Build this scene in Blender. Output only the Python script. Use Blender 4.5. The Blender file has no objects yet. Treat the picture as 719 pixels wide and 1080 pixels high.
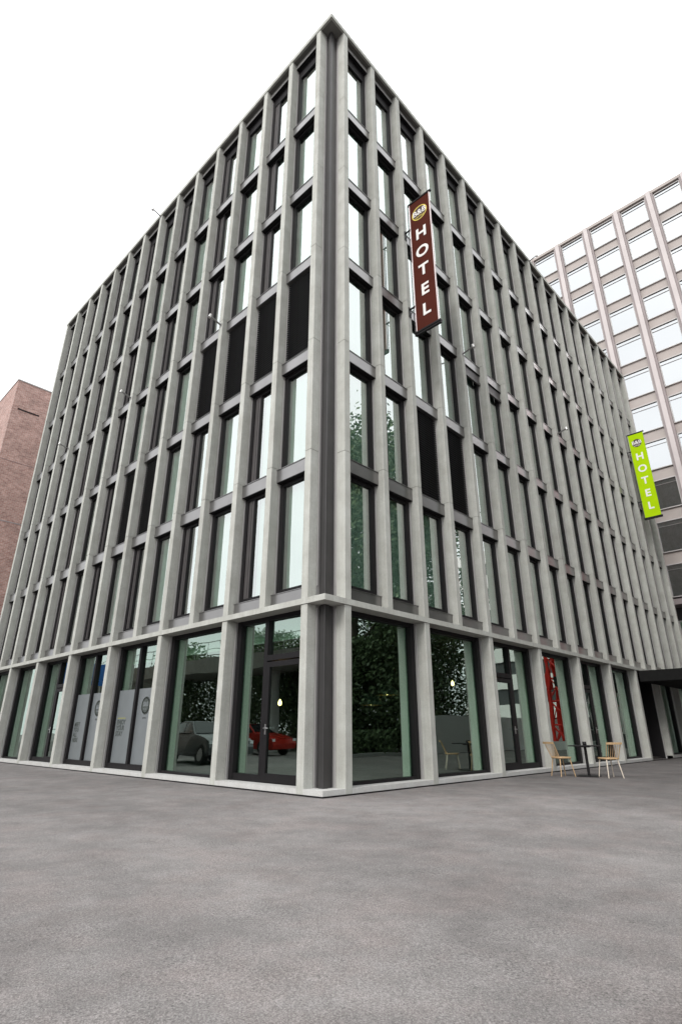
import bpy, bmesh, math, random
from mathutils import Vector, Matrix
random.seed(7)
R = math.radians
scene = bpy.context.scene
col = scene.collection

# ------------------------------------------------------------------ camera model (also used to rank repeats by size)
U = 3.0
F_PX, PITCH, ROLL, YAW = 580.5742, .3794, -.0005, .8073
CAM = Vector((-2.5174*U, -2.5572*U, .3526*U))
_F0 = Vector((math.sin(YAW), math.cos(YAW), 0)); _R0 = Vector((math.cos(YAW), -math.sin(YAW), 0)); _Z = Vector((0, 0, 1))
FWD = _F0*math.cos(PITCH) + _Z*math.sin(PITCH)
UPV = -_F0*math.sin(PITCH) + _Z*math.cos(PITCH)

def depth_of(p):
    return (Vector(p) - CAM).dot(FWD)
def size_seen(side, t0, t1, z0, z1):
    """rough picture area of a facade rectangle"""
    pts = []
    for t, z in ((t0, z0), (t1, z0), (t1, z1), (t0, z1)):
        P = Vector((t, .3, z)) if side == 'R' else Vector((.3, t, z))
        d = P - CAM; w = d.dot(FWD)
        if w < .5: return 0
        x = 359.5 + F_PX*d.dot(_R0)/w; y = 540 - F_PX*d.dot(UPV)/w
        pts.append((min(max(x, 0), 719), min(max(y, 0), 1080)))
    a = 0
    for i in range(4):
        x1, y1 = pts[i]; x2, y2 = pts[(i+1) % 4]; a += x1*y2 - x2*y1
    return abs(a)/2

# ------------------------------------------------------------------ mesh helpers
class MB:
    def __init__(s): s.v = []; s.f = []; s.sm = []
    def add(s, vs, fs, smooth=False):
        n = len(s.v); s.v += [tuple(v) for v in vs]
        for f in fs: s.f.append(tuple(i+n for i in f)); s.sm.append(smooth)
        return s
    def box(s, x0, x1, y0, y1, z0, z1):
        if x0 > x1: x0, x1 = x1, x0
        if y0 > y1: y0, y1 = y1, y0
        vs = [(x0,y0,z0),(x1,y0,z0),(x1,y1,z0),(x0,y1,z0),(x0,y0,z1),(x1,y0,z1),(x1,y1,z1),(x0,y1,z1)]
        return s.add(vs, [(0,3,2,1),(4,5,6,7),(0,1,5,4),(1,2,6,5),(2,3,7,6),(3,0,4,7)])
    def bbox(s, x0, x1, y0, y1, z0, z1, c=.008):
        """box with chamfered vertical edges and chamfered top/bottom"""
        if x0 > x1: x0, x1 = x1, x0
        if y0 > y1: y0, y1 = y1, y0
        c = min(c, (x1-x0)*.3, (y1-y0)*.3, (z1-z0)*.3)
        def ring(i, z):
            a0, a1, b0, b1 = x0+i, x1-i, y0+i, y1-i
            return [(a0+c,b0,z),(a1-c,b0,z),(a1,b0+c,z),(a1,b1-c,z),(a1-c,b1,z),(a0+c,b1,z),(a0,b1-c,z),(a0,b0+c,z)]
        vs = ring(0, z0) + ring(0, z1)
        fs = [tuple(reversed(range(8))), tuple(range(8, 16))]
        fs += [(i, (i+1) % 8, 8+(i+1) % 8, 8+i) for i in range(8)]
        return s.add(vs, fs)
    def tube(s, pts, r, n=8, r2=None, caps=True):
        pts = [Vector(p) for p in pts]; rings = []; k = len(pts)
        for i, p in enumerate(pts):
            d = (pts[min(i+1, k-1)] - pts[max(i-1, 0)]).normalized()
            a = d.cross(Vector((0, 0, 1)))
            if a.length < .05: a = d.cross(Vector((1, 0, 0)))
            a.normalize(); b = d.cross(a)
            rr = r if r2 is None else r + (r2-r)*i/max(1, k-1)
            rings.append([p + a*math.cos(2*math.pi*j/n)*rr + b*math.sin(2*math.pi*j/n)*rr for j in range(n)])
        vs = [v for rg in rings for v in rg]; fs = []
        for i in range(k-1):
            for j in range(n):
                fs.append((i*n+j, i*n+(j+1) % n, (i+1)*n+(j+1) % n, (i+1)*n+j))
        s.add(vs, fs, True)
        if caps: s.add(rings[0], [tuple(range(n))]); s.add(rings[-1], [tuple(reversed(range(n)))])
        return s
    def lathe(s, prof, cx, cy, n=24):
        vs = []; fs = []
        for (r, z) in prof:
            for j in range(n):
                a = 2*math.pi*j/n; vs.append((cx + r*math.cos(a), cy + r*math.sin(a), z))
        for i in range(len(prof)-1):
            for j in range(n):
                fs.append((i*n+j, i*n+(j+1) % n, (i+1)*n+(j+1) % n, (i+1)*n+j))
        return s.add(vs, fs, True)
    def mesh(s, name):
        m = bpy.data.meshes.new(name); m.from_pydata(s.v, [], s.f)
        m.polygons.foreach_set('use_smooth', s.sm); m.update(); return m
    def build(s, name, mat, parent=None, mesh=None):
        m = mesh or s.mesh(name); o = bpy.data.objects.new(name, m); col.objects.link(o)
        if mat and not m.materials: m.materials.append(mat)
        if parent: o.parent = parent
        return o

def fbox(mb, side, t0, t1, d0, d1, z0, z1, c=0):
    f = (lambda *a: mb.bbox(*a, c=c)) if c else mb.box
    if side == 'R': f(t0, t1, d0, d1, z0, z1)
    else: f(d0, d1, t0, t1, z0, z1)
def empty(name, loc=(0, 0, 0), rz=0):
    o = bpy.data.objects.new(name, None); col.objects.link(o); o.location = loc; o.rotation_euler = (0, 0, rz); return o
def tag(o, label=None, cat=None, group=None, kind=None):
    if label: o['label'] = label
    if cat: o['category'] = cat
    if group: o['group'] = group
    if kind: o['kind'] = kind
    return o
def copy_tree(o, parent=None):
    c = o.copy(); col.objects.link(c)
    if parent: c.parent = parent
    for ch in [x for x in list(o.children)]: copy_tree(ch, c)
    return c
def text_obj(s, name, size, mat, parent, M, ext=.004, off=0.0, sx=1.0, align='CENTER'):
    cu = bpy.data.curves.new('lettering_curve', 'FONT'); cu.body = s; cu.size = size; cu.extrude = ext; cu.offset = off
    cu.align_x = align; cu.align_y = 'CENTER'
    t = bpy.data.objects.new('lettering_curve', cu); col.objects.link(t)
    dg = bpy.context.evaluated_depsgraph_get(); dg.update()
    me = bpy.data.meshes.new_from_object(t.evaluated_get(dg))
    bpy.data.objects.remove(t); bpy.data.curves.remove(cu)
    me.transform(M @ Matrix.Diagonal((sx, 1, 1, 1)))
    me.materials.clear(); me.materials.append(mat)
    o = bpy.data.objects.new(name, me); col.objects.link(o)
    if parent: o.parent = parent
    return o

# ------------------------------------------------------------------ materials
def mat_new(name):
    m = bpy.data.materials.new(name); m.use_nodes = True
    nt = m.node_tree; b = nt.nodes['Principled BSDF']; return m, nt, b
def N(nt, t, **kw):
    n = nt.nodes.new(t)
    for k, v in kw.items():
        if k in n.inputs: n.inputs[k].default_value = v
        else: setattr(n, k, v)
    return n
def simple(name, c, rough=.6, metal=0, var=.0, scale=6, bump=0, spec=None, bscale=60):
    m, nt, b = mat_new(name)
    b.inputs['Roughness'].default_value = rough; b.inputs['Metallic'].default_value = metal
    if spec is not None: b.inputs['Specular IOR Level'].default_value = spec
    b.inputs['Base Color'].default_value = (*c, 1)
    tc = N(nt, 'ShaderNodeNewGeometry')
    if var:
        nz = N(nt, 'ShaderNodeTexNoise', Scale=scale, Detail=6.0)
        nt.links.new(tc.outputs['Position'], nz.inputs['Vector'])
        mr = N(nt, 'ShaderNodeMapRange'); mr.inputs['From Min'].default_value = .3; mr.inputs['From Max'].default_value = .7
        mr.inputs['To Min'].default_value = 1-var; mr.inputs['To Max'].default_value = 1+var
        nt.links.new(nz.outputs['Fac'], mr.inputs['Value'])
        vm = N(nt, 'ShaderNodeVectorMath', operation='SCALE'); vm.inputs[0].default_value = c
        nt.links.new(mr.outputs['Result'], vm.inputs['Scale']); nt.links.new(vm.outputs['Vector'], b.inputs['Base Color'])
    if bump:
        nb = N(nt, 'ShaderNodeTexNoise', Scale=bscale, Detail=4.0); nt.links.new(tc.outputs['Position'], nb.inputs['Vector'])
        bp = N(nt, 'ShaderNodeBump', Strength=bump, Distance=.01)
        nt.links.new(nb.outputs['Fac'], bp.inputs['Height']); nt.links.new(bp.outputs['Normal'], b.inputs['Normal'])
    return m

def concrete(name, c, streak=.10, blotch=.09, rnd=.05):
    m, nt, b = mat_new(name); L = nt.links
    g = N(nt, 'ShaderNodeNewGeometry')
    mp = N(nt, 'ShaderNodeMapping'); mp.inputs['Scale'].default_value = (9, 9, .35); L.new(g.outputs['Position'], mp.inputs['Vector'])
    s1 = N(nt, 'ShaderNodeTexNoise', Scale=1.4, Detail=7.0, Roughness=.6); L.new(mp.outputs['Vector'], s1.inputs['Vector'])
    s2 = N(nt, 'ShaderNodeTexNoise', Scale=2.3, Detail=8.0, Roughness=.62); L.new(g.outputs['Position'], s2.inputs['Vector'])
    s3 = N(nt, 'ShaderNodeTexNoise', Scale=46., Detail=5.0, Roughness=.7); L.new(g.outputs['Position'], s3.inputs['Vector'])
    oi = N(nt, 'ShaderNodeObjectInfo')
    def rng(src, a, lo=.3, hi=.7):
        r = N(nt, 'ShaderNodeMapRange'); r.inputs['From Min'].default_value = lo; r.inputs['From Max'].default_value = hi
        r.inputs['To Min'].default_value = 1-a; r.inputs['To Max'].default_value = 1+a; L.new(src, r.inputs['Value']); return r.outputs['Result']
    a = rng(s1.outputs['Fac'], streak); bb = rng(s2.outputs['Fac'], blotch); cc = rng(s3.outputs['Fac'], .13); dd = rng(oi.outputs['Random'], rnd, 0, 1)
    def mul(p, q):
        n = N(nt, 'ShaderNodeMath', operation='MULTIPLY'); L.new(p, n.inputs[0]); L.new(q, n.inputs[1]); return n.outputs[0]
    k = mul(mul(a, bb), mul(cc, dd))
    # warm / green cast between blotches
    ct = N(nt, 'ShaderNodeMix', data_type='RGBA'); ct.inputs['A'].default_value = (c[0]*1.03, c[1], c[2]*.97, 1); ct.inputs['B'].default_value = (c[0]*.97, c[1]*.99, c[2]*1.01, 1)
    L.new(s2.outputs['Fac'], ct.inputs['Factor'])
    vm = N(nt, 'ShaderNodeVectorMath', operation='SCALE'); L.new(ct.outputs['Result'], vm.inputs[0]); L.new(k, vm.inputs['Scale'])
    L.new(vm.outputs['Vector'], b.inputs['Base Color'])
    b.inputs['Roughness'].default_value = .82; b.inputs['Specular IOR Level'].default_value = .25
    bp = N(nt, 'ShaderNodeBump', Strength=.25, Distance=.006); L.new(s3.outputs['Fac'], bp.inputs['Height']); L.new(bp.outputs['Normal'], b.inputs['Normal'])
    return m

M = {}
M['conc'] = concrete('precast_concrete', (.395, .400, .372), .08, .13, .09)
M['sill'] = concrete('pale_plinth_concrete', (.48, .48, .47), .05, .08, .02)
M['metal'] = simple('anodised_bronze_metal', (.27, .263, .262), .28, .85, var=.08, scale=2)
M['colmetal'] = simple('dark_corner_metal', (.072, .069, .070), .36, .6, var=.1, scale=2)
M['header'] = simple('bright_header_metal', (.40, .395, .39), .35, .6)
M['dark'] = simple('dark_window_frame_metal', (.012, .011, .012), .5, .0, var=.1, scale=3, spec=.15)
M['frame2'] = simple('grey_brown_vent_metal', (.085, .078, .079), .45, .35, var=.1, scale=3)
M['rail'] = simple('aluminium_guide_rail', (.52, .51, .50), .38, .5)
M['louver'] = simple('black_louver_metal', (.026, .026, .027), .6, .0, spec=.2)
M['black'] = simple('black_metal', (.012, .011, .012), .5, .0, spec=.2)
M['interior'] = simple('interior_plaster', (.16, .15, .14), .9, var=.1)
M['roomwall'] = simple('room_wall_paint', (.30, .29, .27), .9, var=.05)
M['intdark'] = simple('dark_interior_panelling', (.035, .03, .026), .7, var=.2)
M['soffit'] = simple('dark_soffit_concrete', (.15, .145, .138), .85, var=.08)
M['steel'] = simple('brushed_steel', (.6, .6, .6), .3, .9)
M['canopy'] = simple('dark_canopy_cladding', (.012, .012, .012), .7, .0, var=.08, spec=.06)

def glass(name, base, refl, trans, rough=0.0):
    m = bpy.data.materials.new(name); m.use_nodes = True; nt = m.node_tree; nt.nodes.clear(); L = nt.links
    out = N(nt, 'ShaderNodeOutputMaterial')
    fr = N(nt, 'ShaderNodeFresnel', IOR=1.9)
    ad = N(nt, 'ShaderNodeMath', operation='ADD', use_clamp=True); ad.inputs[1].default_value = base; L.new(fr.outputs[0], ad.inputs[0])
    gm = N(nt, 'ShaderNodeNewGeometry'); iv = N(nt, 'ShaderNodeMath', operation='SUBTRACT'); iv.inputs[0].default_value = 1
    L.new(gm.outputs['Backfacing'], iv.inputs[1])
    ml = N(nt, 'ShaderNodeMath', operation='MULTIPLY'); L.new(ad.outputs[0], ml.inputs[0]); L.new(iv.outputs[0], ml.inputs[1])
    tr = N(nt, 'ShaderNodeBsdfTransparent', Color=(*trans, 1)); gl = N(nt, 'ShaderNodeBsdfGlossy', Color=(*refl, 1), Roughness=rough)
    # gentle waviness of real double glazing
    oi = N(nt, 'ShaderNodeObjectInfo')
    av = N(nt, 'ShaderNodeVectorMath', operation='ADD'); cx = N(nt, 'ShaderNodeCombineXYZ'); L.new(oi.outputs['Random'], cx.inputs[0])
    sc = N(nt, 'ShaderNodeVectorMath', operation='SCALE', Scale=37.0); L.new(cx.outputs[0], sc.inputs[0])
    L.new(gm.outputs['Position'], av.inputs[0]); L.new(sc.outputs[0], av.inputs[1])
    nz = N(nt, 'ShaderNodeTexNoise', Scale=.9, Detail=1.0); L.new(av.outputs[0], nz.inputs['Vector'])
    bp = N(nt, 'ShaderNodeBump', Strength=.35, Distance=.012); L.new(nz.outputs['Fac'], bp.inputs['Height'])
    L.new(bp.outputs['Normal'], gl.inputs['Normal'])
    mx = N(nt, 'ShaderNodeMixShader'); L.new(ml.outputs[0], mx.inputs[0]); L.new(tr.outputs[0], mx.inputs[1]); L.new(gl.outputs[0], mx.inputs[2])
    L.new(mx.outputs[0], out.inputs['Surface']); return m
M['glass'] = glass('green_coated_glass', .40, (.95, .99, .975), (.78, .89, .84))
M['glass_shop'] = glass('shopfront_glass', .22, (.80, .97, .88), (.66, .80, .71))
M['glass_tower'] = glass('pale_tower_glass', .50, (.90, .925, .945), (.5, .55, .55))
def curtain_mat():
    m, nt, b = mat_new('sheer_curtain_fabric'); L = nt.links
    b.inputs['Base Color'].default_value = (.60, .63, .60, 1); b.inputs['Roughness'].default_value = .95
    return m
M['curtain'] = curtain_mat()
M['frost'] = simple('frosted_window_film', (.155, .170, .178), .35, var=.04, scale=3)
M['ink'] = simple('dark_vinyl_lettering', (.05, .06, .055), .5)
M['inkgold'] = simple('gold_vinyl_lettering', (.30, .30, .08), .5)

def brick():
    m, nt, b = mat_new('red_clinker_brick'); L = nt.links
    g = N(nt, 'ShaderNodeNewGeometry'); sp = N(nt, 'ShaderNodeSeparateXYZ'); L.new(g.outputs['Position'], sp.inputs[0])
    ad = N(nt, 'ShaderNodeMath', operation='ADD'); L.new(sp.outputs[0], ad.inputs[0]); L.new(sp.outputs[1], ad.inputs[1])
    cb = N(nt, 'ShaderNodeCombineXYZ'); L.new(ad.outputs[0], cb.inputs[0]); L.new(sp.outputs[2], cb.inputs[1])
    bt = N(nt, 'ShaderNodeTexBrick', Scale=1.0); bt.inputs['Brick Width'].default_value = .26; bt.inputs['Row Height'].default_value = .09
    bt.inputs['Mortar Size'].default_value = .009; bt.inputs['Color1'].default_value = (.272, .138, .112, 1); bt.inputs['Color2'].default_value = (.395, .240, .204, 1)
    bt.inputs['Mortar'].default_value = (.42, .37, .35, 1); L.new(cb.outputs[0], bt.inputs['Vector'])
    nz = N(nt, 'ShaderNodeTexNoise', Scale=1.2, Detail=8.0, Roughness=.7); L.new(g.outputs['Position'], nz.inputs['Vector'])
    nz2 = N(nt, 'ShaderNodeTexNoise', Scale=5., Detail=6.0, Roughness=.75); L.new(g.outputs['Position'], nz2.inputs['Vector'])
    mr = N(nt, 'ShaderNodeMapRange'); mr.inputs['From Min'].default_value = .3; mr.inputs['From Max'].default_value = .7; mr.inputs['To Min'].default_value = .55; mr.inputs['To Max'].default_value = 1.5
    mm = N(nt, 'ShaderNodeMath', operation='MULTIPLY_ADD'); L.new(nz2.outputs['Fac'], mm.inputs[0]); mm.inputs[1].default_value = .6; 
    ms = N(nt, 'ShaderNodeMath', operation='MULTIPLY'); L.new(nz.outputs['Fac'], ms.inputs[0]); ms.inputs[1].default_value = .4; L.new(ms.outputs[0], mm.inputs[2])
    L.new(mm.outputs[0], mr.inputs['Value'])
    vm = N(nt, 'ShaderNodeVectorMath', operation='SCALE'); L.new(bt.outputs['Color'], vm.inputs[0]); L.new(mr.outputs['Result'], vm.inputs['Scale'])
    L.new(vm.outputs[0], b.inputs['Base Color']); b.inputs['Roughness'].default_value = .85
    return m
M['brick'] = brick()

def asphalt():
    m, nt, b = mat_new('worn_grey_asphalt'); L = nt.links
    g = N(nt, 'ShaderNodeNewGeometry')
    def noise(s, d=6., r=.6, mp=None):
        n = N(nt, 'ShaderNodeTexNoise', Scale=s, Detail=d, Roughness=r)
        if mp:
            q = N(nt, 'ShaderNodeMapping'); q.inputs['Scale'].default_value = mp; q.inputs['Rotation'].default_value = (0, 0, .5); L.new(g.outputs['Position'], q.inputs['Vector']); L.new(q.outputs[0], n.inputs['Vector'])
        else: L.new(g.outputs['Position'], n.inputs['Vector'])
        return n.outputs['Fac']
    def rng(src, lo, hi, a, c):
        r = N(nt, 'ShaderNodeMapRange'); r.inputs['From Min'].default_value = lo; r.inputs['From Max'].default_value = hi
        r.inputs['To Min'].default_value = a; r.inputs['To Max'].default_value = c; L.new(src, r.inputs['Value']); return r.outputs['Result']
    def mul(p, q):
        n = N(nt, 'ShaderNodeMath', operation='MULTIPLY'); L.new(p, n.inputs[0]); L.new(q, n.inputs[1]); return n.outputs[0]
    big = rng(noise(.45, 7., .65, (1, .7, 1)), .34, .66, .78, 1.18)
    mid = rng(noise(1.9, 9., .70), .34, .66, .82, 1.14)
    fine = rng(noise(105., 3., .8), .3, .7, .66, 1.32)
    vo = N(nt, 'ShaderNodeTexVoronoi', Scale=150.); L.new(g.outputs['Position'], vo.inputs['Vector'])
    stone = rng(vo.outputs['Color'], .0, 1., .60, 1.42)
    vo2 = N(nt, 'ShaderNodeTexVoronoi', Scale=46.); L.new(g.outputs['Position'], vo2.inputs['Vector'])
    pit = rng(vo2.outputs['Distance'], .12, .55, .62, 1.08)
    pm = rng(noise(1.5, 8., .75), .46, .60, 0, 1)      # pits only in worn patches
    pmx = N(nt, 'ShaderNodeMix', data_type='FLOAT'); L.new(pm, pmx.inputs['Factor']); pmx.inputs['A'].default_value = 1.0; L.new(pit, pmx.inputs['B'])
    k = mul(mul(big, mid), mul(mul(fine, stone), pmx.outputs['Result']))
    ct = N(nt, 'ShaderNodeMix', data_type='RGBA'); ct.inputs['A'].default_value = (.218, .205, .201, 1); ct.inputs['B'].default_value = (.230, .207, .201, 1)
    L.new(rng(noise(1.3, 6., .7), .45, .62, 0, 1), ct.inputs['Factor'])
    # asphalt tone darkens gradually towards the right hand street and slightly along the left
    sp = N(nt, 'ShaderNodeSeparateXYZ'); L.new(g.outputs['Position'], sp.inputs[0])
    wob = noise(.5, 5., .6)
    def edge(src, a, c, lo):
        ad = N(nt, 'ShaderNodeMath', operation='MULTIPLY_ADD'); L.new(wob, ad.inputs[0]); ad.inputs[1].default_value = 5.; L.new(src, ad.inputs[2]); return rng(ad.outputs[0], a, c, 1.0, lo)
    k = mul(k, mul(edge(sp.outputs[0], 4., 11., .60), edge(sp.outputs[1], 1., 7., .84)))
    vm = N(nt, 'ShaderNodeVectorMath', operation='SCALE'); L.new(ct.outputs['Result'], vm.inputs[0]); L.new(k, vm.inputs['Scale'])
    L.new(vm.outputs[0], b.inputs['Base Color']); b.inputs['Roughness'].default_value = .88; b.inputs['Specular IOR Level'].default_value = .3
    hs = N(nt, 'ShaderNodeMath', operation='ADD'); L.new(fine, hs.inputs[0]); L.new(pmx.outputs['Result'], hs.inputs[1])
    bp = N(nt, 'ShaderNodeBump', Strength=.5, Distance=.012); L.new(hs.outputs[0], bp.inputs['Height']); L.new(bp.outputs['Normal'], b.inputs['Normal'])
    return m
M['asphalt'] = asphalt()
M['wood'] = simple('pale_oiled_oak', (.46, .31, .17), .5, var=.15, scale=30)
M['woodpale'] = simple('whitewashed_chair_leg', (.62, .55, .46), .5, var=.1, scale=30)
M['brown'] = simple('brown_banner_cloth', (.078, .021, .015), .9, var=.07, scale=3, spec=.05)
M['green'] = simple('lime_green_banner_cloth', (.40, .62, .006), .9, var=.04, scale=3, spec=.05)
M['bannertrim'] = simple('pale_banner_hem', (.72, .62, .62), .7)
M['white'] = simple('white_lettering', (.80, .78, .76), .6)
M['gold'] = simple('yellow_logo_ring', (.70, .55, .10), .6)
M['logodark'] = simple('dark_brown_logo_disc', (.06, .03, .025), .7)
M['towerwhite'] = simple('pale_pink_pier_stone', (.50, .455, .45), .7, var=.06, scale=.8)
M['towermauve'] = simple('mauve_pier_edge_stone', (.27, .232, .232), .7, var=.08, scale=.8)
M['towerspan'] = simple('beige_pink_spandrel_stone', (.375, .335, .315), .75, var=.07, scale=.9)
M['towerdark'] = simple('dark_slate_tower_base', (.045, .047, .05), .5, var=.15, scale=.8)
M['towerframe'] = simple('tower_window_frame_metal', (.44, .425, .42), .5)
M['foliage'] = None

# ------------------------------------------------------------------ ground
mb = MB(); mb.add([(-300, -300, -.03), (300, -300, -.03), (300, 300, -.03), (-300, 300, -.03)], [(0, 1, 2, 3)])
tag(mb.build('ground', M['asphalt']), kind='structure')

# ------------------------------------------------------------------ hotel
hotel = empty('hotel', (0, 0, 0))
tag(hotel, 'seven storey corner hotel with a grid of pale concrete fins over dark framed green glass', 'hotel')
FB = .9224*U; E0 = {'L': .2339*U, 'R': .2603*U}; NF = {'L': 15, 'R': 19}
W = .195
def ft(side, i):                     # far edge of fin i's outer face, away from the corner
    return E0[side] + (FB*i/2 if i < 2 else FB + U/2*(i-2))
LV = [3.61, 7.01, 10.13, 13.25, 16.37, 19.49]     # top of each spandrel (floor f window starts here)
SB = [6.675, 9.80, 12.92, 16.04, 19.16]           # underside of the spandrel above floor f
FLOORS = []                                       # (z bottom of the opening, z top of the opening)
for f in range(6):
    z0 = 3.90 if f == 0 else LV[f]
    z1 = SB[f] if f < 5 else 22.60
    FLOORS.append((z0, z1))
BELT0, BELT1, TOP = 3.485, 3.605, 22.85
G = .42
XR, YL = ft('R', 18), ft('L', 14)

# fins: one mesh each, storey-high precast lengths with open joints; every second one goes down to the ground
cuts = [BELT1+.002, 7.05, 10.17, 13.29, 16.41, 19.53, TOP]
for side in 'LR':
    for i in range(NF[side]):
        t1 = ft(side, i); t0 = t1 - W; m = MB()
        for a, b in zip(cuts[:-1], cuts[1:]):
            j = random.uniform(-.002, .002)
            fbox(m, side, t0, t1, 0+j, .255, a+.006, b-.006, c=.010)
        fbox(m, side, t0+.012, t1-.012, .012, .25, BELT1, TOP-.01)       # backing seen in the joints
        m.build('concrete_fin', M['conc'], hotel)
        r = MB(); fbox(r, side, t0-.006, t1+.006, .268, .300, BELT1+.3, TOP-.2)
        fbox(r, side, t0+.006, t1-.006, .256, .46, BELT1, TOP-.002)
        ro = r.build('guide_rail', M['rail'], hotel)
        if i % 2 == 0:
            p = MB()
            fbox(p, side, t0, t1, 0.0, .255, -.028, BELT0-.004, c=.010)
            p.build('ground_pier', M['conc'], hotel)
            q = MB(); fbox(q, side, t0-.006, t1+.006, .268, .300, .06, BELT0-.05); fbox(q, side, t0+.004, t1-.004, .256, .46, -.02, BELT0-.002)
            q.build('guide_rail', M['rail'], hotel)
# belt course and roof cap
m = MB()
m.bbox(-.022, XR+.02, -.022, .44, BELT0, BELT1, c=.006); m2 = MB(); m2.bbox(-.022, .44, .4405, YL+.02, BELT0, BELT1, c=.006)
m.add(m2.v, m2.f); m.build('belt_course', M['conc'], hotel)
m = MB(); m.bbox(-.02, XR+.03, -.02, .60, TOP+.03, 23.0, c=.006); m.box(-.02, XR+.03, -.02, .05, TOP-.025, TOP+.0299); m2 = MB(); m2.bbox(-.02, .60, .6005, YL+.03, TOP+.03, 23.0, c=.006); m2.box(-.02, .05, .0505, YL+.03, TOP-.025, TOP+.0299)
m.add(m2.v, m2.f); m.build('parapet', M['conc'], hotel)
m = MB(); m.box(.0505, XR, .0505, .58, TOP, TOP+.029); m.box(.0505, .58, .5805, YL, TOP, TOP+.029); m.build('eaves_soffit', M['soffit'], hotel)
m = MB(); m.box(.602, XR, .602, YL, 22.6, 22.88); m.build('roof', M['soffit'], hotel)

# corner column between the two end fins
for a, b in ((.085, BELT0-.004), (BELT1+.002, TOP-.002)):
    m = MB()
    m.bbox(.285, .415, .285, .415, a, b, c=.006)
    m.box(.34, .55, .416, .60, a, b); m.box(.416, .60, .34, .415, a, b)
    m.build('corner_column', M['colmetal'], hotel)

# spandrels
sp = []
def spandrel(m, side, t0, t1, z0, z1):
    fbox(m, side, t0+.008, t1-.008, .168, .30, z0, z1-.012)
    fbox(m, side, t0+.004, t1-.004, .150, .302, z1-.012, z1)
for side in 'LR':
    for i in range(NF[side]-1):
        t0, t1 = ft(side, i), ft(side, i+1) - W
        for k in range(-1, 6):
            if k == -1: z0, z1 = BELT1+.004, 3.90
            elif k == 5: z0, z1 = 22.60, 22.72
            else: z0, z1 = SB[k], LV[k+1]
            if k < 5: sp.append((size_seen(side, t0, t1, z0, z1), side, t0, t1, z0, z1))
            else:
                hdr = MB(); spandrel(hdr, side, t0, t1, z0, z1); hdr.build('window_head_band', M['header'], hotel)
sp.sort(reverse=True)
rest = MB()
for n, (a, side, t0, t1, z0, z1) in enumerate(sp):
    if n < 100:
        m = MB(); spandrel(m, side, t0, t1, z0, z1); m.build('spandrel', M['metal'], hotel)
    else: spandrel(rest, side, t0, t1, z0, z1)
tag(rest.build('spandrel', M['metal'], hotel), kind='stuff')

# upper windows
LOUV = {('L', 2, c) for c in (0, 1, 2, 3)} | {('L', 1, 5), ('L', 1, 6), ('R', 1, 2), ('R', 1, 3)}
wins = []
for side in 'LR':
    for i in range(NF[side]-1):
        t0, t1 = ft(side, i), ft(side, i+1) - W
        for f, (z0, z1) in enumerate(FLOORS):
            if (side, f, i) in LOUV:
                m = MB(); fbox(m, side, t0+.01, t1-.01, .34, .42, z0, z1-.01)
                n = int((z1-z0)/.075)
                for k in range(n):
                    z = z0 + .02 + k*.075
                    if side == 'R': m.add([(t0+.03, .26, z), (t1-.03, .26, z), (t1-.03, .335, z+.05), (t0+.03, .335, z+.05), (t0+.03, .26, z+.012), (t1-.03, .26, z+.012), (t1-.03, .335, z+.062), (t0+.03, .335, z+.062)], [(0,3,2,1),(4,5,6,7),(0,1,5,4),(2,3,7,6),(1,2,6,5),(3,0,4,7)])
                    else: m.add([(.26, t0+.03, z), (.26, t1-.03, z), (.335, t1-.03, z+.05), (.335, t0+.03, z+.05), (.26, t0+.03, z+.012), (.26, t1-.03, z+.012), (.335, t1-.03, z+.062), (.335, t0+.03, z+.062)], [(0,1,2,3),(4,7,6,5),(0,4,5,1),(2,6,7,3),(1,5,6,2),(3,7,4,0)])
                for k in (1, 2): t = t0 + (t1-t0)*k/3; fbox(m, side, t-.008, t+.008, .3, .34, z0, z1-.01)
                m.build('louver_panel', M['louver'], hotel)
                continue
            wins.append((size_seen(side, t0, t1, z0, z1), side, i, f, t0, t1, z0, z1))
wins.sort(reverse=True)
rf, rp, rc, rv = MB(), MB(), MB(), MB()
GU, FW = .35, .125
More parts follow.
